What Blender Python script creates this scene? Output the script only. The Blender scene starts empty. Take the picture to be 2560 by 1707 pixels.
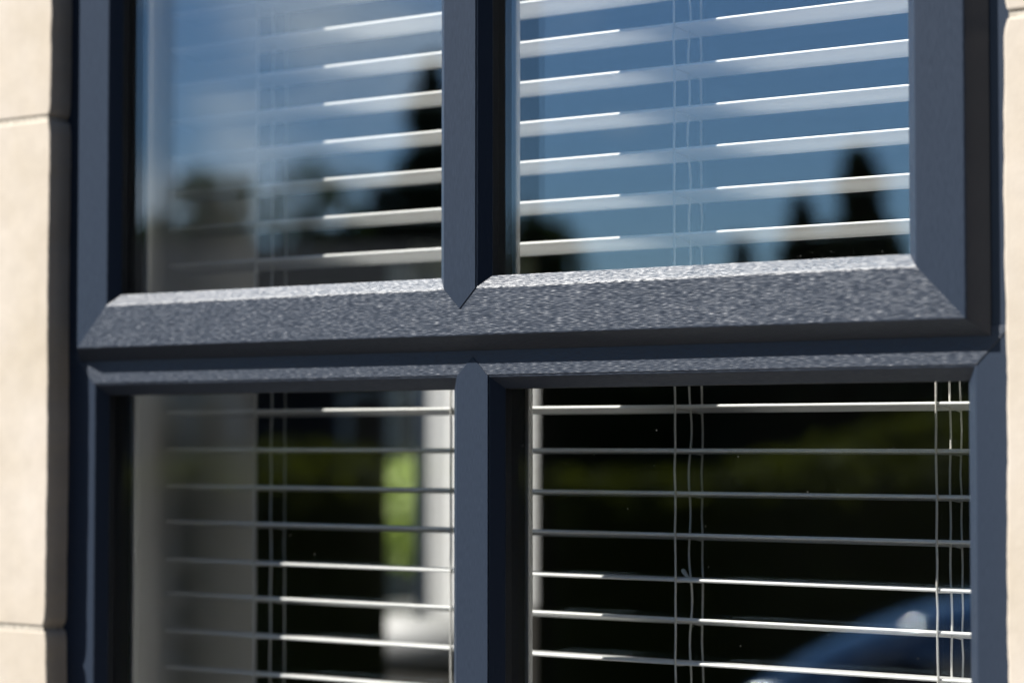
import bpy, bmesh, math, random
import numpy as np
from mathutils import Matrix, Vector

random.seed(7)
rng = np.random.default_rng(7)
S = bpy.context.scene
COL = S.collection

# ------------------------------------------------------------------ camera
# Origin: front plane of the opening sash, at the photographer's eye level. X right along the
# wall, Y into the house, Z up. The ground lies 1.5 m below.
GROUND = -1.5
ALPHA, PITCH, ROLL, DIST = math.radians(37.046), 0.04186, math.radians(0.0165), 1.87
dv = Vector((-math.sin(ALPHA)*math.cos(PITCH), math.cos(ALPHA)*math.cos(PITCH), math.sin(PITCH)))
rv = Vector((math.cos(ALPHA), math.sin(ALPHA), 0))
uv = rv.cross(dv)
r2 = rv*math.cos(ROLL) + uv*math.sin(ROLL)
u2 = uv*math.cos(ROLL) - rv*math.sin(ROLL)
cam = bpy.data.cameras.new('camera')
camo = bpy.data.objects.new('camera', cam); COL.objects.link(camo)
m = Matrix((r2, u2, -dv)).transposed().to_4x4()
m.translation = Vector((DIST*math.sin(ALPHA), -DIST*math.cos(ALPHA), 0))
camo.matrix_world = m
cam.sensor_width = 36.0
cam.lens = 6146.14/2560*36.0
cam.clip_start = 0.05; cam.clip_end = 2000
cam.dof.use_dof = True; cam.dof.focus_distance = 1.845; cam.dof.aperture_fstop = 4.0
S.camera = camo

# ------------------------------------------------------------------ light
SUN_EL = math.radians(43.2)
sx, sy = -1.08, -1.0                       # horizontal direction towards the sun
hl = math.hypot(sx, sy)
to_sun = Vector((sx/hl*math.cos(SUN_EL), sy/hl*math.cos(SUN_EL), math.sin(SUN_EL)))
sun = bpy.data.lights.new('sun', 'SUN'); sun.energy = 5.0; sun.angle = math.radians(0.53)
sun.color = (1.0, 0.965, 0.91)
suno = bpy.data.objects.new('sun', sun); COL.objects.link(suno)
suno.rotation_euler = to_sun.to_track_quat('Z', 'Y').to_euler()

W = bpy.data.worlds.new('World'); S.world = W; W.use_nodes = True
nt = W.node_tree; nt.nodes.clear()
out = nt.nodes.new('ShaderNodeOutputWorld'); bg = nt.nodes.new('ShaderNodeBackground')
sky = nt.nodes.new('ShaderNodeTexSky'); sky.sky_type = 'NISHITA'; sky.sun_disc = False
sky.sun_elevation = SUN_EL
sky.sun_rotation = math.atan2(sx, sy)
sky.altitude = 300; sky.air_density = 1.0; sky.dust_density = 0.0; sky.ozone_density = 6.0
tc = nt.nodes.new('ShaderNodeTexCoord')
mp = nt.nodes.new('ShaderNodeMapping'); mp.inputs['Scale'].default_value = (4.0, 4.0, 11.0)
mp.inputs['Location'].default_value = (10.3, 0.1, -0.65)
nz = nt.nodes.new('ShaderNodeTexNoise'); nz.inputs['Scale'].default_value = 1.6
nz.inputs['Detail'].default_value = 7; nz.inputs['Roughness'].default_value = 0.55
cr = nt.nodes.new('ShaderNodeMapRange'); cr.inputs['From Min'].default_value = 0.545
cr.inputs['From Max'].default_value = 0.71; cr.inputs['To Max'].default_value = 0.8
mix = nt.nodes.new('ShaderNodeMix'); mix.data_type = 'RGBA'
mix.inputs['B'].default_value = (13, 13.4, 14, 1)
L = nt.links.new
L(tc.outputs['Generated'], mp.inputs['Vector']); L(mp.outputs['Vector'], nz.inputs['Vector'])
L(nz.outputs['Fac'], cr.inputs['Value']); L(cr.outputs['Result'], mix.inputs['Factor'])
L(sky.outputs['Color'], mix.inputs['A']); L(mix.outputs['Result'], bg.inputs['Color'])
bg.inputs['Strength'].default_value = 0.05
L(bg.outputs['Background'], out.inputs['Surface'])

S.view_settings.view_transform = 'Standard'; S.view_settings.look = 'None'
S.view_settings.exposure = 1.3; S.view_settings.gamma = 1.0
S.render.engine = 'CYCLES'
S.cycles.use_denoising = True
S.cycles.max_bounces = 10; S.cycles.diffuse_bounces = 6; S.cycles.glossy_bounces = 5
S.cycles.transparent_max_bounces = 24; S.cycles.transmission_bounces = 6
S.cycles.sample_clamp_indirect = 80.0
S.cycles.caustics_reflective = False; S.cycles.caustics_refractive = False

# ------------------------------------------------------------------ helpers
def obj(name, verts, faces, mat, parent=None, smooth=False):
    me = bpy.data.meshes.new(name)
    me.from_pydata([tuple(v) for v in verts], [], [tuple(f) for f in faces])
    bm = bmesh.new(); bm.from_mesh(me); bmesh.ops.recalc_face_normals(bm, faces=bm.faces); bm.to_mesh(me); bm.free()
    me.update()
    if smooth:
        me.shade_smooth()
    me.materials.append(mat)
    o = bpy.data.objects.new(name, me); COL.objects.link(o)
    if parent: o.parent = parent
    return o

def tag(o, label=None, cat=None, group=None, kind=None):
    if label: o['label'] = label
    if cat: o['category'] = cat
    if group: o['group'] = group
    if kind: o['kind'] = kind
    return o

def empty(name, loc=(0, 0, 0)):
    e = bpy.data.objects.new(name, None); COL.objects.link(e); e.location = loc
    e.empty_display_size = 0.05
    return e

def part(name, verts, faces, mat, root, smooth=False):
    """a child mesh given in world coordinates"""
    l = root.location
    return obj(name, [(v[0]-l.x, v[1]-l.y, v[2]-l.z) for v in verts], faces, mat, root, smooth)

def box_geo(x0, x1, y0, y1, z0, z1):
    v = [(x0, y0, z0), (x1, y0, z0), (x1, y1, z0), (x0, y1, z0), (x0, y0, z1), (x1, y0, z1), (x1, y1, z1), (x0, y1, z1)]
    f = [(0, 3, 2, 1), (4, 5, 6, 7), (0, 1, 5, 4), (1, 2, 6, 5), (2, 3, 7, 6), (3, 0, 4, 7)]
    return v, f

def join(*geos):
    V, Fc = [], []
    for v, f in geos:
        n = len(V); V += list(v); Fc += [tuple(i+n for i in q) for q in f]
    return V, Fc

def rounded_box(x0, x1, y0, y1, z0, z1, r, seg=2):
    bm = bmesh.new()
    v, f = box_geo(x0, x1, y0, y1, z0, z1)
    vs = [bm.verts.new(p) for p in v]
    for q in f: bm.faces.new([vs[i] for i in q])
    bmesh.ops.bevel(bm, geom=bm.edges[:], offset=r, segments=seg, affect='EDGES', profile=0.5)
    bm.verts.index_update()
    V = [tuple(p.co) for p in bm.verts]; Fc = [[p.index for p in q.verts] for q in bm.faces]
    bm.free(); return V, Fc

def bez(p0, pc, p1, n=4):
    return [tuple((1-t)**2*a + 2*t*(1-t)*b + t*t*c for a, b, c in zip(p0, pc, p1)) for t in [i/n for i in range(n+1)]]

def ring_side(rect, prof, side):
    """one mitred side of a frame: profile of (inset u, depth y) swept along a side of rect"""
    x0, x1, z0, z1 = rect
    V = []
    for (u, y) in prof:
        c = {'l': ((x0+u, z0+u), (x0+u, z1-u)), 'r': ((x1-u, z0+u), (x1-u, z1-u)),
             'b': ((x0+u, z0+u), (x1-u, z0+u)), 't': ((x0+u, z1-u), (x1-u, z1-u))}[side]
        V += [(c[0][0], y, c[0][1]), (c[1][0], y, c[1][1])]
    n = len(prof)
    Fc = [(2*i, 2*i+1, 2*((i+1) % n)+1, 2*((i+1) % n)) for i in range(n)]
    Fc += [[2*i for i in range(n)], [2*i+1 for i in range(n)]]
    return V, Fc

def prism_xz(poly, y0, y1, cham=0.0):
    """polygon in X-Z pushed from y1 (back) to y0 (front) with a small chamfer round the front"""
    n = len(poly)
    def inset(d):
        o = []
        for i in range(n):
            p, q, r = Vector(poly[i-1]), Vector(poly[i]), Vector(poly[(i+1) % n])
            e1 = (q-p).normalized(); e2 = (r-q).normalized()
            n1 = Vector((-e1.y, e1.x)); n2 = Vector((-e2.y, e2.x))
            b = (n1+n2); b = b/max(b.dot(n1), 0.2)
            o.append(q + b*d)
        return o
    area = sum(poly[i-1][0]*poly[i][1]-poly[i][0]*poly[i-1][1] for i in range(n))
    sg = 1 if area > 0 else -1
    rings = [[(p[0], y1, p[1]) for p in poly], [(p[0], y0+cham, p[1]) for p in poly]]
    if cham: rings.append([(p[0], y0, p[1]) for p in inset(sg*cham)])
    V = [p for r in rings for p in r]; Fc = []
    for k in range(len(rings)-1):
        for i in range(n):
            j = (i+1) % n; Fc.append((k*n+i, k*n+j, (k+1)*n+j, (k+1)*n+i))
    Fc += [list(range(n)), [(len(rings)-1)*n+i for i in range(n)]]
    return V, Fc

def tube(pts, r, sides=6):
    V, Fc = [], []
    P = [Vector(p) for p in pts]
    for i, p in enumerate(P):
        t = (P[min(i+1, len(P)-1)]-P[max(i-1, 0)]).normalized()
        a = t.cross(Vector((0, 1, 0)) if abs(t.y) < 0.9 else Vector((1, 0, 0))).normalized(); b = t.cross(a)
        rr = r[i] if isinstance(r, (list, tuple)) else r
        for k in range(sides):
            w = 2*math.pi*k/sides
            V.append(tuple(p + (a*math.cos(w)+b*math.sin(w))*rr))
    for i in range(len(P)-1):
        for k in range(sides):
            j = (k+1) % sides
            Fc.append((i*sides+k, i*sides+j, (i+1)*sides+j, (i+1)*sides+k))
    Fc += [list(range(sides)), [(len(P)-1)*sides+k for k in range(sides)]]
    return V, Fc

# ------------------------------------------------------------------ materials
def new_mat(name):
    mt = bpy.data.materials.new(name); mt.use_nodes = True
    n = mt.node_tree; b = n.nodes['Principled BSDF']
    return mt, n, b, n.links.new

def plain(name, col, rough=0.6, spec=0.5, metal=0.0, noise=None):
    mt, n, b, l = new_mat(name)
    b.inputs['Base Color'].default_value = (*col, 1); b.inputs['Roughness'].default_value = rough
    b.inputs['Specular IOR Level'].default_value = spec; b.inputs['Metallic'].default_value = metal
    if noise:
        sc, amt, bump = noise
        t = n.nodes.new('ShaderNodeTexCoord'); z = n.nodes.new('ShaderNodeTexNoise')
        z.inputs['Scale'].default_value = sc; z.inputs['Detail'].default_value = 5
        r = n.nodes.new('ShaderNodeMapRange'); r.inputs['From Min'].default_value = 0.3; r.inputs['From Max'].default_value = 0.7
        r.inputs['To Min'].default_value = 1-amt; r.inputs['To Max'].default_value = 1+amt
        mx = n.nodes.new('ShaderNodeVectorMath'); mx.operation = 'SCALE'; mx.inputs[0].default_value = col
        l(t.outputs['Object'], z.inputs['Vector']); l(z.outputs['Fac'], r.inputs['Value'])
        l(r.outputs['Result'], mx.inputs['Scale']); l(mx.outputs['Vector'], b.inputs['Base Color'])
        if bump:
            bp = n.nodes.new('ShaderNodeBump'); bp.inputs['Strength'].default_value = bump; bp.inputs['Distance'].default_value = 0.002
            l(z.outputs['Fac'], bp.inputs['Height']); l(bp.outputs['Normal'], b.inputs['Normal'])
    return mt

def foil(name, along, tilt_k, spec=0.2, rough=0.27, lo_=230, ac_=1250):
    """anthracite woodgrain foil: short pores drawn out along the profile tilt the surface across the grain"""
    mt, n, b, l = new_mat(name)
    b.inputs['Base Color'].default_value = (0.0200, 0.0276, 0.0428, 1)
    b.inputs['Specular IOR Level'].default_value = spec; b.inputs['Roughness'].default_value = rough
    t = n.nodes.new('ShaderNodeTexCoord')
    def grain(lo, ac, det):
        mp_ = n.nodes.new('ShaderNodeMapping')
        mp_.inputs['Scale'].default_value = (lo, ac, ac) if along == 'x' else (ac, ac, lo)
        z = n.nodes.new('ShaderNodeTexNoise'); z.inputs['Scale'].default_value = 1.0; z.inputs['Detail'].default_value = det
        z.inputs['Roughness'].default_value = 0.5
        l(t.outputs['Object'], mp_.inputs['Vector']); l(mp_.outputs['Vector'], z.inputs['Vector'])
        return z
    g1 = grain(lo_, ac_, 0.0)
    cr_ = n.nodes.new('ShaderNodeMapRange'); cr_.clamp = False
    cr_.inputs['From Min'].default_value = 0.5; cr_.inputs['From Max'].default_value = 1.0
    cr_.inputs['To Min'].default_value = 0.0; cr_.inputs['To Max'].default_value = tilt_k
    l(g1.outputs['Fac'], cr_.inputs['Value'])
    cb = n.nodes.new('ShaderNodeCombineXYZ'); l(cr_.outputs['Result'], cb.inputs['Z' if along == 'x' else 'X'])
    ge = n.nodes.new('ShaderNodeNewGeometry'); ad = n.nodes.new('ShaderNodeVectorMath'); ad.operation = 'ADD'
    l(ge.outputs['Normal'], ad.inputs[0]); l(cb.outputs['Vector'], ad.inputs[1])
    no = n.nodes.new('ShaderNodeVectorMath'); no.operation = 'NORMALIZE'; l(ad.outputs[0], no.inputs[0])
    l(no.outputs[0], b.inputs['Normal'])
    return mt

def glass(name, r0, speck_seed=0.0):
    mt, n, b, l = new_mat(name)
    n.nodes.remove(b)
    o = n.nodes['Material Output']
    lw = n.nodes.new('ShaderNodeLayerWeight'); lw.inputs['Blend'].default_value = 0.5
    pw = n.nodes.new('ShaderNodeMath'); pw.operation = 'POWER'; pw.inputs[1].default_value = 5
    ml = n.nodes.new('ShaderNodeMath'); ml.operation = 'MULTIPLY_ADD'; ml.inputs[1].default_value = 1-r0; ml.inputs[2].default_value = r0
    l(lw.outputs['Facing'], pw.inputs[0]); l(pw.outputs[0], ml.inputs[0])
    tr = n.nodes.new('ShaderNodeBsdfTransparent'); tr.inputs['Color'].default_value = (0.985, 0.985, 0.98, 1)
    gl = n.nodes.new('ShaderNodeBsdfGlossy'); gl.inputs['Roughness'].default_value = 0.0
    gl.inputs['Color'].default_value = (0.75, 0.885, 1.0, 1)
    mx = n.nodes.new('ShaderNodeMixShader')
    l(ml.outputs[0], mx.inputs[0]); l(tr.outputs[0], mx.inputs[1]); l(gl.outputs[0], mx.inputs[2])
    # dried specks of dust
    t = n.nodes.new('ShaderNodeTexCoord'); vo = n.nodes.new('ShaderNodeTexVoronoi'); vo.inputs['Scale'].default_value = 70
    mp_ = n.nodes.new('ShaderNodeMapping'); mp_.inputs['Location'].default_value = (speck_seed, 0.3, speck_seed*1.7)
    l(t.outputs['Object'], mp_.inputs['Vector']); l(mp_.outputs['Vector'], vo.inputs['Vector'])
    sp = n.nodes.new('ShaderNodeSeparateColor'); l(vo.outputs['Color'], sp.inputs['Color'])
    th = n.nodes.new('ShaderNodeMath'); th.operation = 'MULTIPLY_ADD'; th.inputs[1].default_value = 0.075; th.inputs[2].default_value = -0.028
    l(sp.outputs['Red'], th.inputs[0])
    lt = n.nodes.new('ShaderNodeMath'); lt.operation = 'LESS_THAN'
    l(vo.outputs['Distance'], lt.inputs[0]); l(th.outputs[0], lt.inputs[1])
    am = n.nodes.new('ShaderNodeMath'); am.operation = 'MULTIPLY'; am.inputs[1].default_value = 0.07
    # fine dust that the rain has washed to the foot of the pane
    v2 = n.nodes.new('ShaderNodeTexVoronoi'); v2.inputs['Scale'].default_value = 330; l(mp_.outputs['Vector'], v2.inputs['Vector'])
    s2 = n.nodes.new('ShaderNodeSeparateColor'); l(v2.outputs['Color'], s2.inputs['Color'])
    sz = n.nodes.new('ShaderNodeSeparateXYZ'); l(t.outputs['Generated'], sz.inputs[0])
    mr = n.nodes.new('ShaderNodeMapRange'); mr.inputs['From Min'].default_value = 0.0; mr.inputs['From Max'].default_value = 0.06
    mr.inputs['To Min'].default_value = 0.30; mr.inputs['To Max'].default_value = 0.0; l(sz.outputs['Z'], mr.inputs['Value'])
    t2 = n.nodes.new('ShaderNodeMath'); t2.operation = 'MULTIPLY'; l(mr.outputs['Result'], t2.inputs[0]); l(s2.outputs['Green'], t2.inputs[1])
    l2 = n.nodes.new('ShaderNodeMath'); l2.operation = 'LESS_THAN'; l(v2.outputs['Distance'], l2.inputs[0]); l(t2.outputs[0], l2.inputs[1])
    mxx = n.nodes.new('ShaderNodeMath'); mxx.operation = 'MAXIMUM'; l(lt.outputs[0], mxx.inputs[0]); l(l2.outputs[0], mxx.inputs[1])
    l(mxx.outputs[0], am.inputs[0])
    df = n.nodes.new('ShaderNodeBsdfDiffuse'); df.inputs['Color'].default_value = (0.55, 0.55, 0.53, 1)
    m2 = n.nodes.new('ShaderNodeMixShader')
    l(am.outputs[0], m2.inputs[0]); l(mx.outputs[0], m2.inputs[1]); l(df.outputs[0], m2.inputs[2])
    l(m2.outputs[0], o.inputs['Surface'])
    return mt

def stone_mat():
    mt, n, b, l = new_mat('limestone')
    t = n.nodes.new('ShaderNodeTexCoord'); oi = n.nodes.new('ShaderNodeObjectInfo')
    va = n.nodes.new('ShaderNodeVectorMath'); va.operation = 'ADD'
    l(t.outputs['Object'], va.inputs[0]); l(oi.outputs['Location'], va.inputs[1])
    def noise(sc, det, ro=0.55):
        z = n.nodes.new('ShaderNodeTexNoise'); z.inputs['Scale'].default_value = sc; z.inputs['Detail'].default_value = det
        z.inputs['Roughness'].default_value = ro; l(va.outputs[0], z.inputs['Vector']); return z
    z1 = noise(9, 4); z2 = noise(420, 3); z3 = noise(60, 5)
    ra = n.nodes.new('ShaderNodeValToRGB')
    ra.color_ramp.elements[0].position = 0.3; ra.color_ramp.elements[0].color = (0.395, 0.340, 0.268, 1)
    ra.color_ramp.elements[1].position = 0.68; ra.color_ramp.elements[1].color = (0.462, 0.410, 0.350, 1)
    l(z1.outputs['Fac'], ra.inputs['Fac'])
    r3 = n.nodes.new('ShaderNodeMapRange'); r3.inputs['From Min'].default_value = 0.3; r3.inputs['From Max'].default_value = 0.7
    r3.inputs['To Min'].default_value = 0.95; r3.inputs['To Max'].default_value = 1.04
    l(z3.outputs['Fac'], r3.inputs['Value'])
    mm = n.nodes.new('ShaderNodeVectorMath'); mm.operation = 'SCALE'
    l(ra.outputs['Color'], mm.inputs[0]); l(r3.outputs['Result'], mm.inputs['Scale'])
    l(mm.outputs['Vector'], b.inputs['Base Color']); b.inputs['Roughness'].default_value = 0.9
    b.inputs['Specular IOR Level'].default_value = 0.2
    ad = n.nodes.new('ShaderNodeMath'); ad.operation = 'MULTIPLY_ADD'; ad.inputs[1].default_value = 0.4
    l(z2.outputs['Fac'], ad.inputs[0]); l(z3.outputs['Fac'], ad.inputs[2])
    bp = n.nodes.new('ShaderNodeBump'); bp.inputs['Strength'].default_value = 0.3; bp.inputs['Distance'].default_value = 0.001
    l(ad.outputs[0], bp.inputs['Height']); l(bp.outputs['Normal'], b.inputs['Normal'])
    return mt

def leafy(name, col, trans):
    mt, n, b, l = new_mat(name)
    b.inputs['Base Color'].default_value = (*col, 1); b.inputs['Roughness'].default_value = 0.8; b.inputs['Specular IOR Level'].default_value = 0.08
    o = n.nodes['Material Output']
    tl = n.nodes.new('ShaderNodeBsdfTranslucent'); tl.inputs['Color'].default_value = (col[0]*1.5, col[1]*1.6, col[2]*0.9, 1)
    mx = n.nodes.new('ShaderNodeMixShader'); mx.inputs[0].default_value = trans
    l(b.outputs[0], mx.inputs[1]); l(tl.outputs[0], mx.inputs[2]); l(mx.outputs[0], o.inputs['Surface'])
    return mt

FH, FV = foil('grey_foil_lengthwise', 'x', 0.52, 0.42, 0.49, 170, 3500), foil('grey_foil_upright', 'z', 0.22, 0.2, 0.34, 165, 2500)
FBH = foil('grey_bead_foil_lengthwise', 'x', 0.95, 0.62, 0.48, 200, 3600)
GLASS_O, GLASS_I = glass('outer_glass', 0.073), glass('inner_glass', 0.073, 3.3)
RUBBER = plain('black_rubber', (0.012, 0.012, 0.013), 0.7, 0.3)
SPACER = plain('black_spacer', (0.006, 0.006, 0.007), 0.6, 0.3)
UPVC = plain('white_upvc', (0.72, 0.72, 0.70), 0.4)
SLAT = plain('white_slat_paint', (0.90, 0.91, 0.91), 0.32, 0.5)
CORD = plain('white_cord', (0.72, 0.71, 0.68), 0.8, 0.2, noise=(2500, 0.15, 0.4))
STONE = stone_mat()
MORTAR = plain('mortar', (0.40, 0.36, 0.30), 0.95, 0.1, noise=(260, 0.25, 0.5))
PLASTER = plain('white_plaster', (0.90, 0.89, 0.87), 0.85, 0.2, noise=(30, 0.03, 0.1))
DARKWALL = plain('dark_wall_paint', (0.045, 0.042, 0.038), 0.85, 0.15, noise=(8, 0.1, 0.1))
FLOORM = plain('dark_wood_floor', (0.05, 0.035, 0.025), 0.6, 0.3, noise=(6, 0.2, 0.1))
ASPHALT = plain('asphalt', (0.045, 0.045, 0.046), 0.9, 0.2, noise=(40, 0.25, 0.4))
PAVING = plain('paving', (0.075, 0.07, 0.065), 0.9, 0.2, noise=(15, 0.2, 0.3))
GRASS = plain('grass', (0.10, 0.11, 0.018), 0.9, 0.1, noise=(0.6, 0.35, 0.3))

# ------------------------------------------------------------------ measures of the window
XL0, XR1, Z0, ZT = -0.4789, 0.3798, 0.0841, 0.690     # outer front edges of the opening sash
WS = 0.0369                                           # face width of its members
XL1, XR0, Z1, ZT1 = XL0+WS, XR1-WS, Z0+WS, ZT-WS
XM0, XM1 = -0.0668, -0.0344                           # upright bar
P = 0.0165                                            # depth of the frame face behind the sash face
B, BH, T = 0.009, 0.0086, 0.0013                       # glazing bevel: width, depth, radius
FX0, FX1, FZ0, FZ1 = -0.4732, 0.3785, -0.600, 0.0525  # daylight edges of the fixed lights
OX0, OX1 = -0.5070, 0.4125                            # stone reveals
OZ0, OZ1 = -0.640, 0.745                              # sill top, lintel underside
SF = -0.008                                           # stone face
REV0, REV1, REVD = -0.5030, 0.4200, 0.257             # plaster reveals inside

# ------------------------------------------------------------------ the window
win = tag(empty('window', (-0.047, P, OZ0)), 'dark grey woodgrain four light window with bevelled frame set in pale stone', 'window')

def bevel_profile(y0):
    s = T/math.hypot(B, BH)
    return bez((-T, y0), (0, y0), (B*s*1.0, y0+BH*s), 5) + [(B, y0+BH), (B-0.0004, y0+BH+0.0014), (-T, y0+BH+0.0014)]

def glazing(rect, y0, seed):
    """bevelled bead, gasket, double glazed unit and white inside bead of one light"""
    pf = bevel_profile(y0)
    for side in 'lrbt':
        part('glazing_bead', *ring_side(rect, pf, side), FBH if side == 'b' else FH if side == 't' else FV, win)
    yg = y0+BH+0.0082
    x0, x1, z0, z1 = rect
    e = 0.001
    pane = part('glass_pane', *box_geo(x0+e, x1-e, yg, yg+0.004, z0+e, z1-e), GLASS_O, win)
    g = join(*[ring_side(rect, [(B-0.003, y0+BH+0.0012), (B-0.0002, y0+BH+0.0010), (B+0.0004, yg-0.0012), (B, yg-0.0002), (B-0.003, yg-0.0002)], s) for s in 'lrbt'])
    part('gasket', *g, RUBBER, win)
    g = join(*[ring_side(rect, [(e, yg+0.0042), (0.0055, yg+0.0042), (0.0055, yg+0.0218), (e, yg+0.0218)], s) for s in 'lrbt'])
    sp = part('spacer_bar', *g, SPACER, win)
    sp.parent = pane; sp.matrix_parent_inverse = Matrix()
    part('glass_pane', *box_geo(x0+e, x1-e, yg+0.022, yg+0.026, z0+e, z1-e), GLASS_I, win)
    for s in 'lrbt':
        part('inside_bead', *ring_side(rect, [(-0.004, yg+0.0262), (0.0056, yg+0.0262), (0.0060, yg+0.027), (0.0060, yg+0.0285), (0.001, yg+0.038), (-0.004, yg+0.038)], s), UPVC, win)

# opening sash
b0 = 0.011
so = T/math.hypot(b0, P)
sash_prof = [(-b0, P-0.0012)] + bez((-b0*so, P*so), (0, 0), (T, 0), 5) + [(WS-T, 0.0), (WS-T, 0.030), (WS-0.006, 0.046), (0.012, 0.046), (0.012, P-0.0012)]
SR = (XL0, XR1, Z0, ZT)
part('sash_stile', *ring_side(SR, sash_prof, 'l'), FV, win)
part('sash_stile', *ring_side(SR, sash_prof, 'r'), FV, win)
part('sash_rail', *ring_side(SR, sash_prof, 'b'), FH, win)
part('sash_rail', *ring_side(SR, sash_prof, 't'), FH, win)
hw = (XM1-XM0)/2; xm = (XM0+XM1)/2
TB = 0.0006
a = hw-TB
bar = [(XM0+TB, ZT1+0.010), (XM0+TB, Z1-TB), (xm, Z1-TB-a), (XM1-TB, Z1-TB), (XM1-TB, ZT1+0.010)]
part('glazing_bar', *join(prism_xz(bar, -0.0006, 0.004, 0.0003), box_geo(XM0+0.003, XM1-0.003, 0.004, 0.046, Z1-0.004, ZT1+0.004)), FV, win)
glazing((XL1, XM0, Z1, ZT1), 0.0, 0)
glazing((XM1, XR0, Z1, ZT1), 0.0, 1)

# fixed frame
part('frame_jamb', *box_geo(OX0-0.006, FX0-T, P, 0.072, OZ0, OZ1), FV, win)
part('frame_jamb', *box_geo(FX1+T, OX1+0.006, P, 0.072, OZ0, OZ1), FV, win)
part('frame_head', *box_geo(FX0-T, FX1+T, P, 0.072, ZT-0.02, OZ1), FH, win)
q = 0.026
tp = [(FX0-T, FZ1+T), (FX1+T, FZ1+T), (FX1+T+q, FZ1+T+q), (FX0-T-q, FZ1+T+q)]
part('transom', *join(prism_xz(tp, P-0.0006, P+0.004, 0.0004), box_geo(FX0-T, FX1+T, P+0.004, 0.060, FZ1+0.003, Z0+0.012)), FH, win)
bp_ = [(FX0-T, FZ0-T), (FX0-T-q, FZ0-T-q), (FX0-T-q, OZ0+0.001), (FX1+T+q, OZ0+0.001), (FX1+T+q, FZ0-T-q), (FX1+T, FZ0-T)]
part('frame_sill', *join(prism_xz(bp_, P-0.0006, P+0.004, 0.0004), box_geo(FX0-T, FX1+T, P+0.004, 0.072, OZ0+0.002, FZ0-0.003)), FH, win)
bar2 = [(XM0+TB, FZ1+TB), (xm, FZ1+TB+a), (XM1-TB, FZ1+TB), (XM1-TB, FZ0-TB), (xm, FZ0-TB-a), (XM0+TB, FZ0-TB)]
part('mullion', *join(prism_xz(bar2, P-0.0012, P+0.004, 0.0003), box_geo(XM0+0.003, XM1-0.003, P+0.004, 0.060, FZ0-0.004, FZ1+0.002)), FV, win)
glazing((FX0, XM0, FZ0, FZ1), P, 2)
glazing((XM1, FX1, FZ0, FZ1), P, 3)

# ------------------------------------------------------------------ stone wall
wall = tag(empty('stone_wall', (0, 0.1, GROUND)), 'pale cream limestone wall of large smooth blocks around the window', 'wall')
WX0, WX1, WT = -1.95, 2.3, 1.35
def block(x0, x1, z0, z1, y0=SF, y1=0.10, fine=False):
    """one dressed stone with a softened, slightly worn arris"""
    bm = bmesh.new()
    v, f = box_geo(x0, x1, y0, y1, z0, z1)
    vs = [bm.verts.new(p) for p in v]
    for qd in f: bm.faces.new([vs[i] for i in qd])
    bmesh.ops.bevel(bm, geom=bm.edges[:], offset=0.0016, segments=2, affect='EDGES', profile=0.5)
    if fine:
        for zc in np.arange(z0+0.006, z1-0.004, 0.0055):
            bmesh.ops.bisect_plane(bm, geom=bm.verts[:]+bm.edges[:]+bm.faces[:], plane_co=(0, 0, zc), plane_no=(0, 0, 1))
        ph = random.random()*50
        for w in bm.verts:
            e = min(abs(w.co.x-x0), abs(w.co.x-x1))
            if e < 0.003 and w.co.y < 0.0:
                z = w.co.z
                d = 0.0006*math.sin(z*23+ph)+0.00025*math.sin(z*130+2*ph)+0.00025*random.uniform(-1, 1)
                d += 0.0028*max(0, 1-min(abs(z-z0), abs(z-z1))/0.012)**2
                w.co.x += d if abs(w.co.x-x0) < abs(w.co.x-x1) else -d
    bm.verts.index_update()
    V = [tuple(p.co) for p in bm.verts]; Fc = [[p.index for p in qq.verts] for qq in bm.faces]; bm.free()
    c = ((x0+x1)/2, 0, (z0+z1)/2)
    o = obj('stone_block', [(p[0]-c[0], p[1], p[2]-c[2]) for p in V], Fc, STONE, wall)
    o.location = (c[0], -wall.location.y, c[2]-wall.location.z)
    return o
M = 0.0045
def course(zs, xs, fine_side=None):
    for i in range(len(zs)-1):
        for j in range(len(xs)-1):
            fs = (fine_side == 'l' and j == len(xs)-2) or (fine_side == 'r' and j == 0)
            xa, xb = xs[j]+(M/2 if j else 0), xs[j+1]-(M/2 if j < len(xs)-2 else 0)
            if i % 2 and 0 < j: xa += 0
            block(xa, xb, zs[i]+M/2, zs[i+1]-M/2, SF+random.uniform(-0.0006, 0.0006), 0.10, fs)
zl = [OZ0, -0.162, 0.2895, OZ1]
course(zl, [WX0, -1.42, -0.95, OX0], 'l')
course([OZ0, -0.168, 0.2838, OZ1], [OX1, 0.86, 1.36, 1.83, WX1], 'r')
course([OZ1, 1.02, WT], [WX0, -1.15, -0.62, 0.54, 1.2, 1.75, WX1])
course([GROUND, -1.21, -0.93, OZ0-0.07], [WX0, -1.3, -0.75, -0.2, 0.4, 1.0, 1.65, WX1])
g = join(box_geo(WX0+0.01, OX0-0.008, 0.0, 0.099, GROUND, WT-0.01), box_geo(OX1+0.008, WX1-0.01, 0.0, 0.099, GROUND, WT-0.01),
         box_geo(OX0-0.008, OX1+0.008, 0.0, 0.099, OZ1+0.008, WT-0.01), box_geo(OX0-0.008, OX1+0.008, 0.0, 0.099, GROUND, OZ0-0.075))
g = join(g, box_geo(OX0-0.2, OX0-0.004, SF+0.0014, 0.05, 0.287, 0.292), box_geo(OX0-0.2, OX0-0.0045, SF+0.0008, 0.05, -0.1645, -0.1595),
         box_geo(OX1+0.004, OX1+0.2, SF+0.0014, 0.05, 0.2813, 0.2863))
part('mortar', *g, MORTAR, wall)
part('sill_stone', *rounded_box(OX0-0.12, OX1+0.12, -0.075, 0.10, OZ0-0.068, OZ0-0.002, 0.004), STONE, wall)
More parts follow.
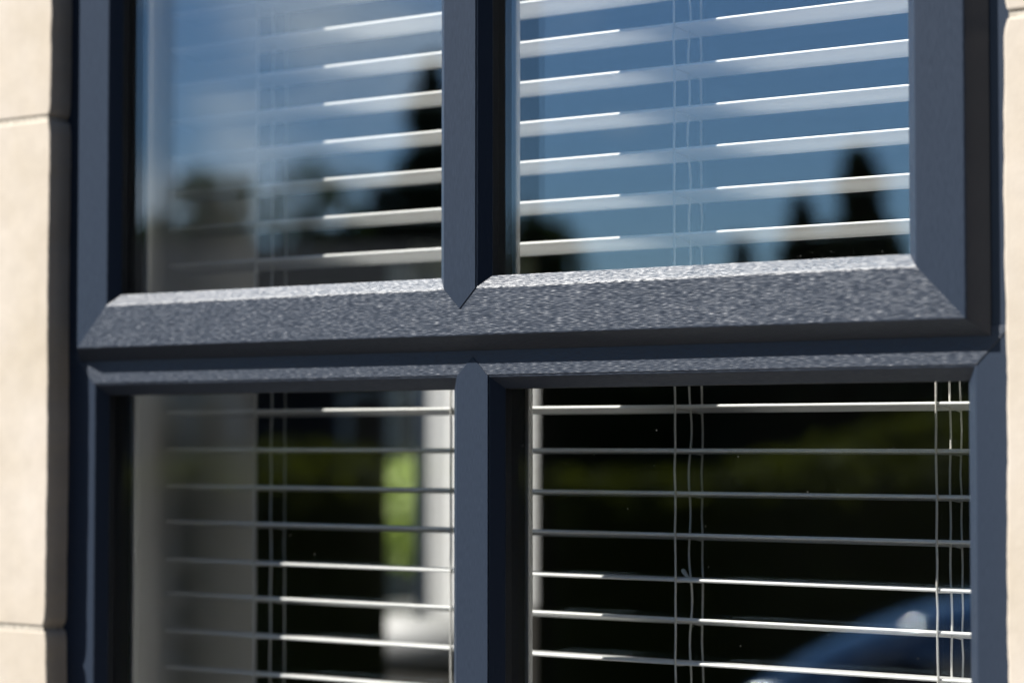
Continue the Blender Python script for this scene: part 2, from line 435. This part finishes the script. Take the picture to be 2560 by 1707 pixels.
# side and back walls of the house, roof slab
part('brickwork', *join(box_geo(WX0, WX1, 0.1005, 0.20, GROUND, OZ0-0.03), box_geo(WX0, WX1, 0.1005, 0.20, OZ1+0.02, WT),
     box_geo(WX0, REV0-0.012, 0.1005, 0.20, OZ0-0.03, OZ1+0.02), box_geo(REV1+0.012, WX1, 0.1005, 0.20, OZ0-0.03, OZ1+0.02)), MORTAR, wall)

# ------------------------------------------------------------------ the room behind the window
def struct(name, geo, mat):
    return tag(obj(name, *geo, mat), kind='structure')
IY = REVD
struct('inner_wall', join(box_geo(WX0+0.02, REV0-0.012, IY-0.05, IY-0.002, GROUND, WT), box_geo(REV1+0.012, WX1-0.02, IY-0.05, IY-0.002, GROUND, WT),
       box_geo(REV0-0.012, REV1+0.012, IY-0.05, IY-0.002, OZ1+0.02, WT), box_geo(REV0-0.012, REV1+0.012, IY-0.05, IY-0.002, GROUND, OZ0-0.03)), DARKWALL)
struct('plaster_reveal', join(box_geo(REV0-0.012, REV0, 0.0725, IY, OZ0-0.012, OZ1+0.012), box_geo(REV1, REV1+0.012, 0.0725, IY, OZ0-0.012, OZ1+0.012),
       box_geo(REV0, REV1, 0.0725, IY, OZ1, OZ1+0.012)), PLASTER)
struct('window_board', rounded_box(REV0, REV1, 0.0725, IY+0.03, OZ0-0.022, OZ0, 0.004), UPVC)
RX, RY = -1.95, 3.3
# side wall with a window opening
SY0, SY1, SZ0, SZ1 = 2.180, 2.66, -0.62, 0.36
struct('side_wall', join(box_geo(RX-0.04, RX, 0.2005, SY0, GROUND, WT), box_geo(RX-0.04, RX, SY1, RY+0.2, GROUND, WT),
       box_geo(RX-0.04, RX, SY0, SY1, GROUND, SZ0), box_geo(RX-0.04, RX, SY0, SY1, SZ1, WT)), DARKWALL)
struct('back_wall', box_geo(RX, WX1, RY, RY+0.2, GROUND, WT), DARKWALL)
struct('right_wall', box_geo(WX1-0.02, WX1+0.18, 0.2005, RY+0.2, GROUND, WT), DARKWALL)
struct('ceiling', box_geo(RX-0.1, WX1+0.18, 0.0, RY+0.2, WT+0.003, WT+0.2), DARKWALL)
struct('floor', box_geo(RX, WX1, 0.26, RY, GROUND+0.02, GROUND+0.10), FLOORM)

# curtain at the side window
cm, n, b, l = new_mat('white_curtain_cloth')
b.inputs['Base Color'].default_value = (0.8, 0.8, 0.78, 1); b.inputs['Roughness'].default_value = 0.9
tl = n.nodes.new('ShaderNodeBsdfTranslucent'); tl.inputs['Color'].default_value = (0.92, 0.92, 0.91, 1)
mx = n.nodes.new('ShaderNodeMixShader'); mx.inputs[0].default_value = 0.5
l(b.outputs[0], mx.inputs[1]); l(tl.outputs[0], mx.inputs[2]); l(mx.outputs[0], n.nodes['Material Output'].inputs['Surface'])
V, Fc = [], []
ny, nz_ = 70, 12
for j in range(nz_+1):
    z = SZ1+0.03 - (SZ1+0.03+0.335)*j/nz_
    for i in range(ny+1):
        y = 2.203 + 0.41*i/ny
        V.append((RX+0.045+0.006*math.sin(i*0.42+0.1*j)+0.003*math.sin(i*0.17), y, z))
for j in range(nz_):
    for i in range(ny):
        k = j*(ny+1)+i; Fc.append((k, k+1, k+ny+2, k+ny+1))
cur = obj('curtain', V, Fc, cm, None, True)
tag(cur, 'white curtain hanging blurred inside the room, seen past the lower left pane', 'curtain')

# sofa with a white cushion below the side window
SOFA = plain('charcoal_upholstery', (0.03, 0.03, 0.032), 0.9, 0.1)
sof = tag(empty('sofa', (-1.6, 2.5, GROUND+0.10)), 'charcoal sofa in the dark room below the white curtain', 'sofa')
part('seat', *rounded_box(-1.88, -1.1, 1.75, 3.15, GROUND+0.24, GROUND+0.52, 0.05, 3), SOFA, sof)
part('backrest', *rounded_box(-1.92, -1.70, 1.75, 3.15, GROUND+0.40, GROUND+0.86, 0.06, 3), SOFA, sof)
part('arm', *rounded_box(-1.9, -1.08, 1.6, 1.77, GROUND+0.24, GROUND+0.70, 0.05, 3), SOFA, sof)
part('arm', *rounded_box(-1.9, -1.08, 3.12, 3.28, GROUND+0.24, GROUND+0.70, 0.05, 3), SOFA, sof)
for x in (-1.84, -1.16):
    for y in (1.68, 3.2):
        part('leg', *tube([(x, y, GROUND+0.10), (x, y, GROUND+0.25)], [0.018, 0.026], 10), SOFA, sof)
# ------------------------------------------------------------------ venetian blind
YB = 0.128
bl = tag(empty('venetian_blind', (-0.046, YB, OZ1)), 'white venetian blind of flat horizontal slats hanging behind the panes', 'blind')
SX0, SX1, SWD, STH = -0.4960, 0.4060, 0.038, 0.0027
tops = {0: 0.3001, 1: 0.2667, 2: 0.2340, 3: 0.2005, 4: 0.1668, 5: 0.1335, 6: 0.0998, 7: 0.0655, 8: 0.0314, 9: -0.0032, 10: -0.0366, 11: -0.0691, 12: -0.1044, 13: -0.1351, 14: -0.1693, 15: -0.2027}
tilt = {0: 7, 1: 7.5, 2: 7.5, 3: 8, 4: 9, 5: 8, 6: 7, 7: 6, 8: 5.6, 9: 2.6, 10: 4.2, 11: 6.4, 12: 3.0, 13: 8.0, 14: 4.0, 15: 6.0}
rnd = random.Random(3)
for k in range(-12, 0): tops[k] = 0.3001-0.0334*k; tilt[k] = 7+rnd.uniform(-1, 1)
for k in range(16, 27): tops[k] = -0.2027-0.0334*(k-15); tilt[k] = 5+rnd.uniform(-2, 2)
prof = []                                  # section of a slat: y back from the front edge, z; front edge rounded
r = STH/2
for aa in np.linspace(90, 270, 9): prof.append((r+r*math.cos(math.radians(aa)), -r+r*math.sin(math.radians(aa))))
for yy in (0.010, 0.019, 0.028): prof.append((yy, -STH+0.0009*math.sin(math.pi*yy/SWD)))
for aa in np.linspace(-90, 90, 7): prof.append((SWD-r+r*math.cos(math.radians(aa)), -r+r*math.sin(math.radians(aa))))
for yy in (0.028, 0.019, 0.010): prof.append((yy, 0.0009*math.sin(math.pi*yy/SWD)))
npf = len(prof)
V = []
for x in (SX0-bl.location.x, SX1-bl.location.x): V += [(x, p[0], p[1]) for p in prof]
Fc = [(i, (i+1) % npf, npf+(i+1) % npf, npf+i) for i in range(npf)] + [list(range(npf)), list(range(npf, 2*npf))]
slat0 = obj('slat', V, Fc, SLAT, bl)
for p_ in slat0.data.polygons: p_.use_smooth = len(p_.vertices) == 4
slat0.data.set_sharp_from_angle(angle=math.radians(50))
for i, k in enumerate(sorted(tops)):
    o = slat0 if i == 0 else slat0.copy()
    if i: COL.objects.link(o); o.parent = bl
    o.location = (0, 0, tops[k]-bl.location.z)
    o.rotation_euler = (math.radians(-tilt[k]), math.radians(rnd.uniform(-0.03, 0.03)), 0)
ztop, zbot = OZ1-0.05, tops[26]-0.03
part('headrail', *rounded_box(SX0, SX1, YB-0.004, YB+0.042, OZ1-0.050, OZ1-0.002, 0.003), SLAT, bl)
part('bottom_rail', *rounded_box(SX0, SX1, YB, YB+0.038, zbot-0.016, zbot, 0.003), SLAT, bl)
for q_, cx in enumerate((-0.3840, -0.1600, 0.0645, 0.2920)):
    rr = random.Random(q_+11)
    ks = sorted(tops)
    pts = [(cx, YB-0.0012, ztop)]
    for k in ks:
        z = tops[k]
        pts += [(cx+rr.uniform(-.0004, .0004), YB-0.0010, z), (cx+rr.uniform(-.0003, .0003), YB-0.0009+rr.uniform(-.0005, .0005), z-0.017)]
    pts.append((cx, YB-0.0012, zbot))
    part('ladder_cord', *tube(pts, 0.00095), CORD, bl)
    pts = [(cx, YB+SWD+0.0008, ztop)]
    for k in ks:
        z = tops[k]-SWD*math.sin(math.radians(tilt[k]))
        pts += [(cx+rr.uniform(-.0003, .0003), YB+SWD*math.cos(math.radians(tilt[k]))+0.0008, z), (cx+rr.uniform(-.0008, .0008), YB+SWD+0.0006, z-0.017)]
    pts.append((cx, YB+SWD, zbot))
    part('ladder_cord', *tube(pts, 0.00080), CORD, bl)
    wv = 0.0011 if q_ == 2 else 0.0004
    ph = rr.uniform(0, 6)
    pts = [(cx+0.0008+wv*(math.sin(z*95+ph)+0.6*math.sin(z*41+1.3*ph)), YB+0.0195, z) for z in np.linspace(ztop, zbot, 150)]
    part('lift_cord', *tube(pts, 0.00090), CORD, bl)
    g = []
    for k in ks:
        t_ = math.radians(tilt[k]); z = tops[k]-STH
        y0_, y1_ = YB-0.0008, YB+SWD*math.cos(t_)+0.0005
        pr_ = [(cx-0.0006, y0_, z-0.0004), (cx+0.0002, YB+0.012, z-0.0002-0.012*math.tan(t_)), (cx+0.0008, YB+0.026, z-0.0002-0.026*math.tan(t_)), (cx, y1_, z-0.0006-SWD*math.sin(t_))]
        g.append(tube(pr_, 0.0005, 5))
    part('ladder_rung', *join(*g), CORD, bl)['kind'] = 'stuff'
# the frayed knot on the wavy lift cord
kz = -0.103
part('knot', *tube([(0.0645, YB+0.0185, kz-0.002), (0.0625, YB+0.018, kz), (0.0600, YB+0.0175, kz+0.0035), (0.0590, YB+0.017, kz+0.0045)], [0.0008, 0.0015, 0.0019, 0.0009], 8), CORD, bl)

# ------------------------------------------------------------------ outside, seen mirrored in the panes
def sheet(name, x0, x1, y0, y1, z, mat):
    return tag(obj(name, [(x0, y0, z), (x1, y0, z), (x1, y1, z), (x0, y1, z)], [(0, 1, 2, 3)], mat), kind='structure')
sheet('ground', -400, 400, -400, 400, GROUND-0.004, GRASS)
sheet('road', -400, 400, -24, -2.6, GROUND+0.002, ASPHALT)
tag(obj('pavement', *box_geo(-400, 400, -2.6, -0.0, GROUND, GROUND+0.02), PAVING), kind='structure')

def tree(name, loc, top, rad, kind, mat, label, group, n=2600, base=None):
    """tapered trunk, limbs and a crown of leaf-sized faces; loc on the ground, top is the height above eye level"""
    root = tag(empty(name, (loc[0], loc[1], GROUND)), label, 'tree', group)
    h = top-GROUND
    part('trunk', *tube([(loc[0], loc[1], GROUND), (loc[0]+0.05, loc[1], GROUND+h*0.45), (loc[0], loc[1], GROUND+h*0.92)], [0.16*rad**0.5+0.05, 0.1*rad**0.5, 0.02], 8), BARK, root)
    if kind == 'conifer':
        t = rng.random(n)**0.75
        z = 0.06+0.94*(1-t)
        rr = rad*(t*0.95+0.03)*(0.55+0.45*rng.random(n))*(1+0.25*np.sin(z*h*5.0))
        an = rng.random(n)*6.283
        c = np.stack([rr*np.cos(an), rr*np.sin(an), z*h-0.18*rr], 1)
        sz = 0.11*rad*(0.5+rng.random(n))
    else:
        nb = 16
        bc = rng.normal(size=(nb, 3)); bc /= np.linalg.norm(bc, axis=1)[:, None]
        bc = bc*np.array([rad*0.62, rad*0.62, h*0.24])+np.array([0, 0, h*0.66])
        br = rad*(0.32+0.25*rng.random(nb))
        i = rng.integers(0, nb, n)
        d_ = rng.normal(size=(n, 3)); d_ /= np.linalg.norm(d_, axis=1)[:, None]
        c = bc[i]+d_*br[i][:, None]*(rng.random(n)**0.4)[:, None]
        c[:, 2] = np.minimum(c[:, 2], h)
        sz = 0.09*rad*(0.6+rng.random(n))
    a_ = rng.normal(size=(n, 3)); a_ /= np.linalg.norm(a_, axis=1)[:, None]
    b_ = np.cross(a_, rng.normal(size=(n, 3))); b_ /= np.linalg.norm(b_, axis=1)[:, None]
    q_ = np.stack([c-a_*sz[:, None], c+b_*sz[:, None]*0.6, c+a_*sz[:, None], c-b_*sz[:, None]*0.6], 1).reshape(-1, 3)
    me = bpy.data.meshes.new('crown')
    me.from_pydata(q_.tolist(), [], np.arange(4*n).reshape(-1, 4).tolist()); me.materials.append(mat)
    o = bpy.data.objects.new('crown', me); COL.objects.link(o); o.parent = root
    return root
CGLASS = plain('dark_car_glass', (0.008, 0.009, 0.01), 0.05, 0.6)
BARK = plain('bark', (0.06, 0.045, 0.035), 0.9, 0.1, noise=(12, 0.3, 0.5))
CONI = leafy('conifer_needles', (0.022, 0.035, 0.018), 0.15)
BROAD = leafy('broadleaf_foliage', (0.040, 0.055, 0.016), 0.25)
HEDGE = leafy('hedge_leaves', (0.035, 0.045, 0.016), 0.25)
OLIVE = leafy('yellow_green_leaves', (0.075, 0.074, 0.012), 0.3)
SHRUB = leafy('bright_shrub_leaves', (0.26, 0.32, 0.13), 0.4)
G = 'trees across the road mirrored in the panes'
for (x, y, tp_, rd, kd, lb) in (
    (-21.35, -39.08, 5.6, 2.3, 'conifer', 'dark pointed conifer mirrored at the right of the upper right pane'),
    (-22.36, -38.64, 4.6, 1.9, 'conifer', 'shorter dark conifer mirrored left of the pointed one in the upper right pane'),
    (-23.30, -38.05, 3.9, 1.5, 'conifer', 'low dark conifer mirrored above the sash rail in the upper right pane'),
    (-28.05, -34.55, 7.3, 2.1, 'conifer', 'tallest dark conifer mirrored beside the upright bar in the upper left pane'),
    (-28.80, -34.00, 4.9, 2.0, 'conifer', 'middling conifer mirrored left of the tallest one in the upper left pane'),
    (-30.10, -33.27, 5.3, 2.0, 'broad', 'round dark tree mirrored in the middle of the upper left pane'),
    (-31.50, -32.12, 5.0, 2.3, 'broad', 'broad olive tree mirrored at the left of the upper left pane'),
    (-26.75, -35.86, 4.7, 1.25, 'broad', 'dark leafy tree mirrored just right of the upright bar')):
    tree('conifer_tree' if kd == 'conifer' else 'leafy_tree', (x, y), tp_, rd, kd, CONI if kd == 'conifer' else BROAD, lb, G)

def leaf_bank(name, p0, p1, width, zlo, zhi, n, size, mat, label, cat):
    p0, p1 = np.array(p0), np.array(p1)
    t = rng.random(n)
    L_ = np.linalg.norm(p1-p0); dr = (p1-p0)/L_; nn = np.array([-dr[1], dr[0]])
    top_ = zhi*(1+0.0*t)+0.12*(zhi-zlo)*(np.sin(t*L_*1.3)+np.sin(t*L_*0.53+2))
    z = zlo+(top_-zlo)*rng.random(n)**0.7
    w = (rng.random(n)-0.5)*width
    c = np.concatenate([p0+dr*(t*L_)[:, None]+nn*w[:, None], z[:, None]], 1)
    a_ = rng.normal(size=(n, 3)); a_ /= np.linalg.norm(a_, axis=1)[:, None]
    b_ = np.cross(a_, rng.normal(size=(n, 3))); b_ /= np.linalg.norm(b_, axis=1)[:, None]
    sz = size*(0.6+0.8*rng.random(n))
    q_ = np.stack([c-a_*sz[:, None], c+b_*sz[:, None]*0.6, c+a_*sz[:, None], c-b_*sz[:, None]*0.6], 1).reshape(-1, 3)
    hw_ = nn*width*0.36; zc = zlo+(zhi-zlo)*0.86
    core = [(*(p0-hw_), zlo), (*(p1-hw_), zlo), (*(p1+hw_), zlo), (*(p0+hw_), zlo), (*(p0-hw_*.8), zc), (*(p1-hw_*.8), zc), (*(p1+hw_*.8), zc), (*(p0+hw_*.8), zc)]
    q_ = np.concatenate([q_, np.array(core)])
    fc_ = np.arange(4*n).reshape(-1, 4).tolist()+[[4*n+i for i in f] for f in ((4, 5, 6, 7), (0, 1, 5, 4), (1, 2, 6, 5), (2, 3, 7, 6), (3, 0, 4, 7))]
    o0 = np.array([*(p0+p1)/2, zlo])
    me = bpy.data.meshes.new(name); me.from_pydata((q_-o0).tolist(), [], fc_); me.materials.append(mat)
    o = bpy.data.objects.new(name, me); COL.objects.link(o); o.location = o0
    return tag(o, label, cat)
leaf_bank('hedge', (-40, -26), (-14, -46), 1.6, GROUND, 1.9, 16000, 0.22, HEDGE, 'tall dark hedge across the road mirrored behind the blind', 'hedge')
# house across the road
HOUSE_C, HA = Vector((-22.0, -22.4, 0)), math.atan2(-8.0, 10.5)
hs = tag(empty('house', (HOUSE_C.x, HOUSE_C.y, GROUND)), 'low rendered house across the road mirrored faintly in the upper left pane', 'house')
hs.rotation_euler = (0, 0, HA)
RENDER_ = plain('grey_render', (0.030, 0.028, 0.029), 0.9, 0.1, noise=(2, 0.1, 0.1)); TILE = plain('brown_roof_tile', (0.035, 0.031, 0.030), 0.95, 0.03, noise=(3, 0.25, 0.3))
hx, hy, hz, hr = 3.6, 2.6, 2.85, 4.05
obj('wall', *join(box_geo(-hx, hx, -hy, hy, 0, hz), ([(-hx, -hy, hz), (-hx, hy, hz), (-hx, 0, hr-0.12), (hx, -hy, hz), (hx, hy, hz), (hx, 0, hr-0.12)], [(0, 1, 2), (3, 4, 5), (0, 2, 5, 3), (1, 2, 5, 4)])), RENDER_, hs)
rf_ = obj('roof', *join(*[([(-hx-.3, sg*(hy+.35), hz-.2), (hx+.3, sg*(hy+.35), hz-.2), (hx+.3, 0, hr), (-hx-.3, 0, hr), (-hx-.3, sg*(hy+.35), hz-.05), (hx+.3, sg*(hy+.35), hz-.05), (hx+.3, 0, hr+.14), (-hx-.3, 0, hr+.14)], box_geo(0, 1, 0, 1, 0, 1)[1]) for sg in (-1, 1)]), TILE, hs)
for wx in (-2.6, 0.0, 2.5):
    w_ = obj('window', *join(box_geo(wx-.6, wx+.6, hy+.003, hy+.05, 0.95, 1.02), box_geo(wx-.6, wx+.6, hy+.003, hy+.05, 2.13, 2.2), box_geo(wx-.6, wx-.53, hy+.003, hy+.05, 1.02, 2.13), box_geo(wx+.53, wx+.6, hy+.003, hy+.05, 1.02, 2.13), box_geo(wx-.03, wx+.03, hy+.003, hy+.05, 1.02, 2.13)), UPVC, hs)
    obj('pane', *box_geo(wx-.53, wx+.53, hy+.004, hy+.02, 1.02, 2.13), CGLASS, w_)
wd_ = leaf_bank('added_sky_screen', (4.5, -26), (34, 4), 6.0, GROUND, 9.5, 26000, 0.34, HEDGE, None, None)  # leaf bank added out of view to darken the frame's shaded recesses
wd_['kind'] = 'stuff'; wd_['label'] = 'added unseen bank of dark leaves behind the photographer, screening low sky from the frame'
leaf_bank('low_hedge', (-13.5, -5.5), (-3.0, -15.0), 1.0, GROUND, -0.02, 15000, 0.06, OLIVE, 'clipped yellow green hedge behind the car mirrored in the lower panes', 'hedge')
# white planter with a clipped shrub on a low dark wall outside the side window
px_, py_ = -2.44, 3.03
ps = tag(empty('potted_shrub', (px_, py_, -0.515)), 'rounded white planter with bright green shrub outside the side window', 'potted plant')
def lathe(prof_, cx, cy, n_=40):
    V_, F_ = [], []
    for (r_, z_) in prof_:
        V_ += [(cx+r_*math.cos(2*math.pi*k/n_), cy+r_*math.sin(2*math.pi*k/n_), z_) for k in range(n_)]
    for i_ in range(len(prof_)-1):
        for k in range(n_): F_.append((i_*n_+k, i_*n_+(k+1) % n_, (i_+1)*n_+(k+1) % n_, (i_+1)*n_+k))
    F_ += [list(range(n_)), [(len(prof_)-1)*n_+k for k in range(n_)]]
    return V_, F_
part('pot', *lathe([(0.20, -0.513), (0.27, -0.495), (0.30, -0.46), (0.30, -0.42), (0.275, -0.388), (0.25, -0.378), (0.235, -0.378), (0.235, -0.40)], px_, py_), plain('white_glazed_pot', (0.30, 0.30, 0.295), 0.5), ps, True)
part('stem', *tube([(px_, py_, -0.40), (px_+0.01, py_, -0.3), (px_, py_, -0.16)], [0.014, 0.012, 0.008], 8), BARK, ps)
n_ = 2600
d_ = rng.normal(size=(n_, 3)); d_ /= np.linalg.norm(d_, axis=1)[:, None]
c = np.array([px_, py_, -0.165])+d_*(0.22*rng.random(n_)**0.35)[:, None]*np.array([1.6, 1.6, 0.66])
a_ = rng.normal(size=(n_, 3)); a_ /= np.linalg.norm(a_, axis=1)[:, None]
b_ = np.cross(a_, d_); b_ /= np.linalg.norm(b_, axis=1)[:, None]
q_ = np.stack([c-a_*0.018, c+b_*0.010, c+a_*0.018, c-b_*0.010], 1).reshape(-1, 3)
part('foliage', q_.tolist(), np.arange(4*n_).reshape(-1, 4).tolist(), SHRUB, ps)
FENCE = plain('grey_fence_boards', (0.16, 0.16, 0.155), 0.8, 0.2, noise=(5, 0.2, 0.2))
fen = tag(empty('garden_fence', (-4.4, 4.0, GROUND)), 'grey board fence outside behind the bright shrub', 'fence')
for k in range(40):
    y = 0.6+k*0.14
    o = part('board', *rounded_box(-4.42, -4.40, y, y+0.132, GROUND, 1.05, 0.004, 1), FENCE, fen)
part('rail', *box_geo(-4.399, -4.36, 0.6, 6.2, -0.2, -0.12), FENCE, fen)
gw = tag(obj('garden_wall', *rounded_box(-2.70, -2.15, 2.2, 5.0, GROUND, -0.516, 0.02), plain('dark_brick', (0.03, 0.028, 0.026), 0.9, 0.2, noise=(14, 0.3, 0.4))), 'low dark garden wall outside carrying the white planter', 'wall')

# ------------------------------------------------------------------ parked car, mirrored in the lower right pane
PAINT, n, b, l = new_mat('dark_blue_car_paint')
b.inputs['Base Color'].default_value = (0.016, 0.055, 0.115, 1); b.inputs['Specular IOR Level'].default_value = 1.0; b.inputs['Roughness'].default_value = 0.025; b.inputs['Metallic'].default_value = 0.0
b.inputs['Coat Weight'].default_value = 1.0; b.inputs['Coat IOR'].default_value = 2.3
TYRE = plain('tyre_rubber', (0.015, 0.015, 0.015), 0.8, 0.2)
RIM = plain('alloy', (0.5, 0.5, 0.5), 0.25, 0.5, 1.0)
LAMP = plain('chrome_lamp', (0.5, 0.5, 0.5), 0.35, 0.5, 1.0)
tdir = Vector((0.90, -0.436, 0)).normalized(); sdir = Vector((-tdir.y, tdir.x, 0))   # sdir: towards the house
car = tag(empty('parked_car', (0, 0, 0)), 'dark blue car parked by the road, mirrored in the lower right pane', 'car')
nose = Vector((-4.63, -7.55, GROUND)) - tdir*0.05 - sdir*0.45
car.location = nose
car.rotation_euler = (0, 0, math.atan2(tdir.y, tdir.x))
def lerp_tab(tab, s):
    for (a0, v0), (a1, v1) in zip(tab, tab[1:]):
        if s <= a1: return v0+(v1-v0)*(s-a0)/(a1-a0)
    return tab[-1][1]
topT = [(0, .42), (.05, .47), (.15, .52), (.3, .585), (.54, .69), (.85, .795), (1.15, .875), (1.5, .94), (2.4, .97), (3.4, .97), (3.9, .93), (4.1, .85), (4.2, .62)]
widT = [(0, .50), (.06, .62), (.2, .74), (.5, .83), (1.0, .87), (3.4, .87), (3.9, .82), (4.2, .66)]
V, Fc = [], []
ss = np.concatenate([np.linspace(0, 0.6, 14), np.linspace(0.7, 3.8, 26), np.linspace(3.86, 4.2, 8)])
NC = 22
for s in ss:
    tp_, wd = lerp_tab(topT, s), lerp_tab(widT, s)
    if s < 1.5: tp_ = 0.895-0.57*(1-s/1.5)**2.05
    if s < 1.2: wd = 0.87-0.34*(1-s/1.2)**2.6
    lo = 0.22
    for k in range(NC):
        a_ = 2*math.pi*k/NC
        cy, cz = math.cos(a_), math.sin(a_)
        e = 0.42
        y = wd*math.copysign(abs(cy)**e, cy); z = (lo+tp_)/2+(tp_-lo)/2*math.copysign(abs(cz)**0.62, cz)
        V.append((s, y, z))
for i in range(len(ss)-1):
    for k in range(NC):
        j = (k+1) % NC; Fc.append((i*NC+k, i*NC+j, (i+1)*NC+j, (i+1)*NC+k))
Fc += [list(range(NC)), [(len(ss)-1)*NC+k for k in range(NC)]]
obj('body', V, Fc, PAINT, car, True)
cab = [(1.35, .93, .80), (2.05, 1.40, .62), (2.6, 1.45, .62), (3.3, 1.40, .61), (3.85, .95, .76)]
V, Fc = [], []
for s, z, w in cab: V += [(s, -w, z), (s, -w*0.5, z+0.025), (s, w*0.5, z+0.025), (s, w, z)]
for s, z, w in cab: V += [(s, -0.80, 0.92), (s, 0.80, 0.92)]
for i in range(4):
    for k in range(3): Fc.append((i*4+k, i*4+k+1, (i+1)*4+k+1, (i+1)*4+k))
    Fc.append((i*4, (i+1)*4, 20+2*(i+1), 20+2*i)); Fc.append((i*4+3, 20+2*i+1, 20+2*(i+1)+1, (i+1)*4+3))
obj('window_glass', V, Fc, CGLASS, car, False)
rf = []
for s, z, w in [(2.03, 1.405, .63), (2.6, 1.455, .635), (3.32, 1.405, .62)]: rf += [(s, -w, z), (s, -w*0.5, z+0.03), (s, w*0.5, z+0.03), (s, w, z)]
rf += [(p_[0], p_[1]*0.98, p_[2]-0.012) for p_ in rf]
Fc = []
for i in range(2):
    for k in range(3):
        Fc.append((i*4+k, i*4+k+1, (i+1)*4+k+1, (i+1)*4+k)); Fc.append((12+i*4+k, 12+(i+1)*4+k, 12+(i+1)*4+k+1, 12+i*4+k+1))
    for k in (0, 3): Fc.append((i*4+k, (i+1)*4+k, 12+(i+1)*4+k, 12+i*4+k))
for i in (0, 2):
    for k in range(3): Fc.append((i*4+k, i*4+k+1, 12+i*4+k+1, 12+i*4+k))
obj('roof', rf, Fc, PAINT, car, True)
for s in (0.85, 3.35):
    for sd in (-1, 1):
        wv_, wf = tube([(0, -0.1, 0), (0, -0.09, 0), (0, 0.09, 0), (0, 0.1, 0)], [0.27, 0.31, 0.31, 0.27], 28)
        w_ = obj('wheel', wv_, wf, TYRE, car, True); w_.location = (s, sd*0.80, 0.31)
        rv_, rf_ = tube([(0, -0.105, 0), (0, 0.105, 0)], 0.2, 20)
        obj('rim', rv_, rf_, RIM, w_)
for sd in (-1, 1):
    bm = bmesh.new(); bmesh.ops.create_uvsphere(bm, u_segments=24, v_segments=12, radius=1.0)
    for v in bm.verts: v.co = Vector((v.co.x*0.15, v.co.y*0.12, v.co.z*0.07))
    bm.verts.index_update()
    h_ = obj('headlight', [tuple(p.co) for p in bm.verts], [[p.index for p in f.verts] for f in bm.faces], LAMP, car, True); bm.free()
    h_.location = (0.30, sd*0.66, 0.40)
for sd in (-1, 1):
    h_ = obj('wing_mirror', *rounded_box(-0.06, 0.06, -0.1, 0.1, -0.06, 0.06, 0.03, 3), PAINT, car, True)
    h_.location = (1.55, sd*0.95, 1.0)
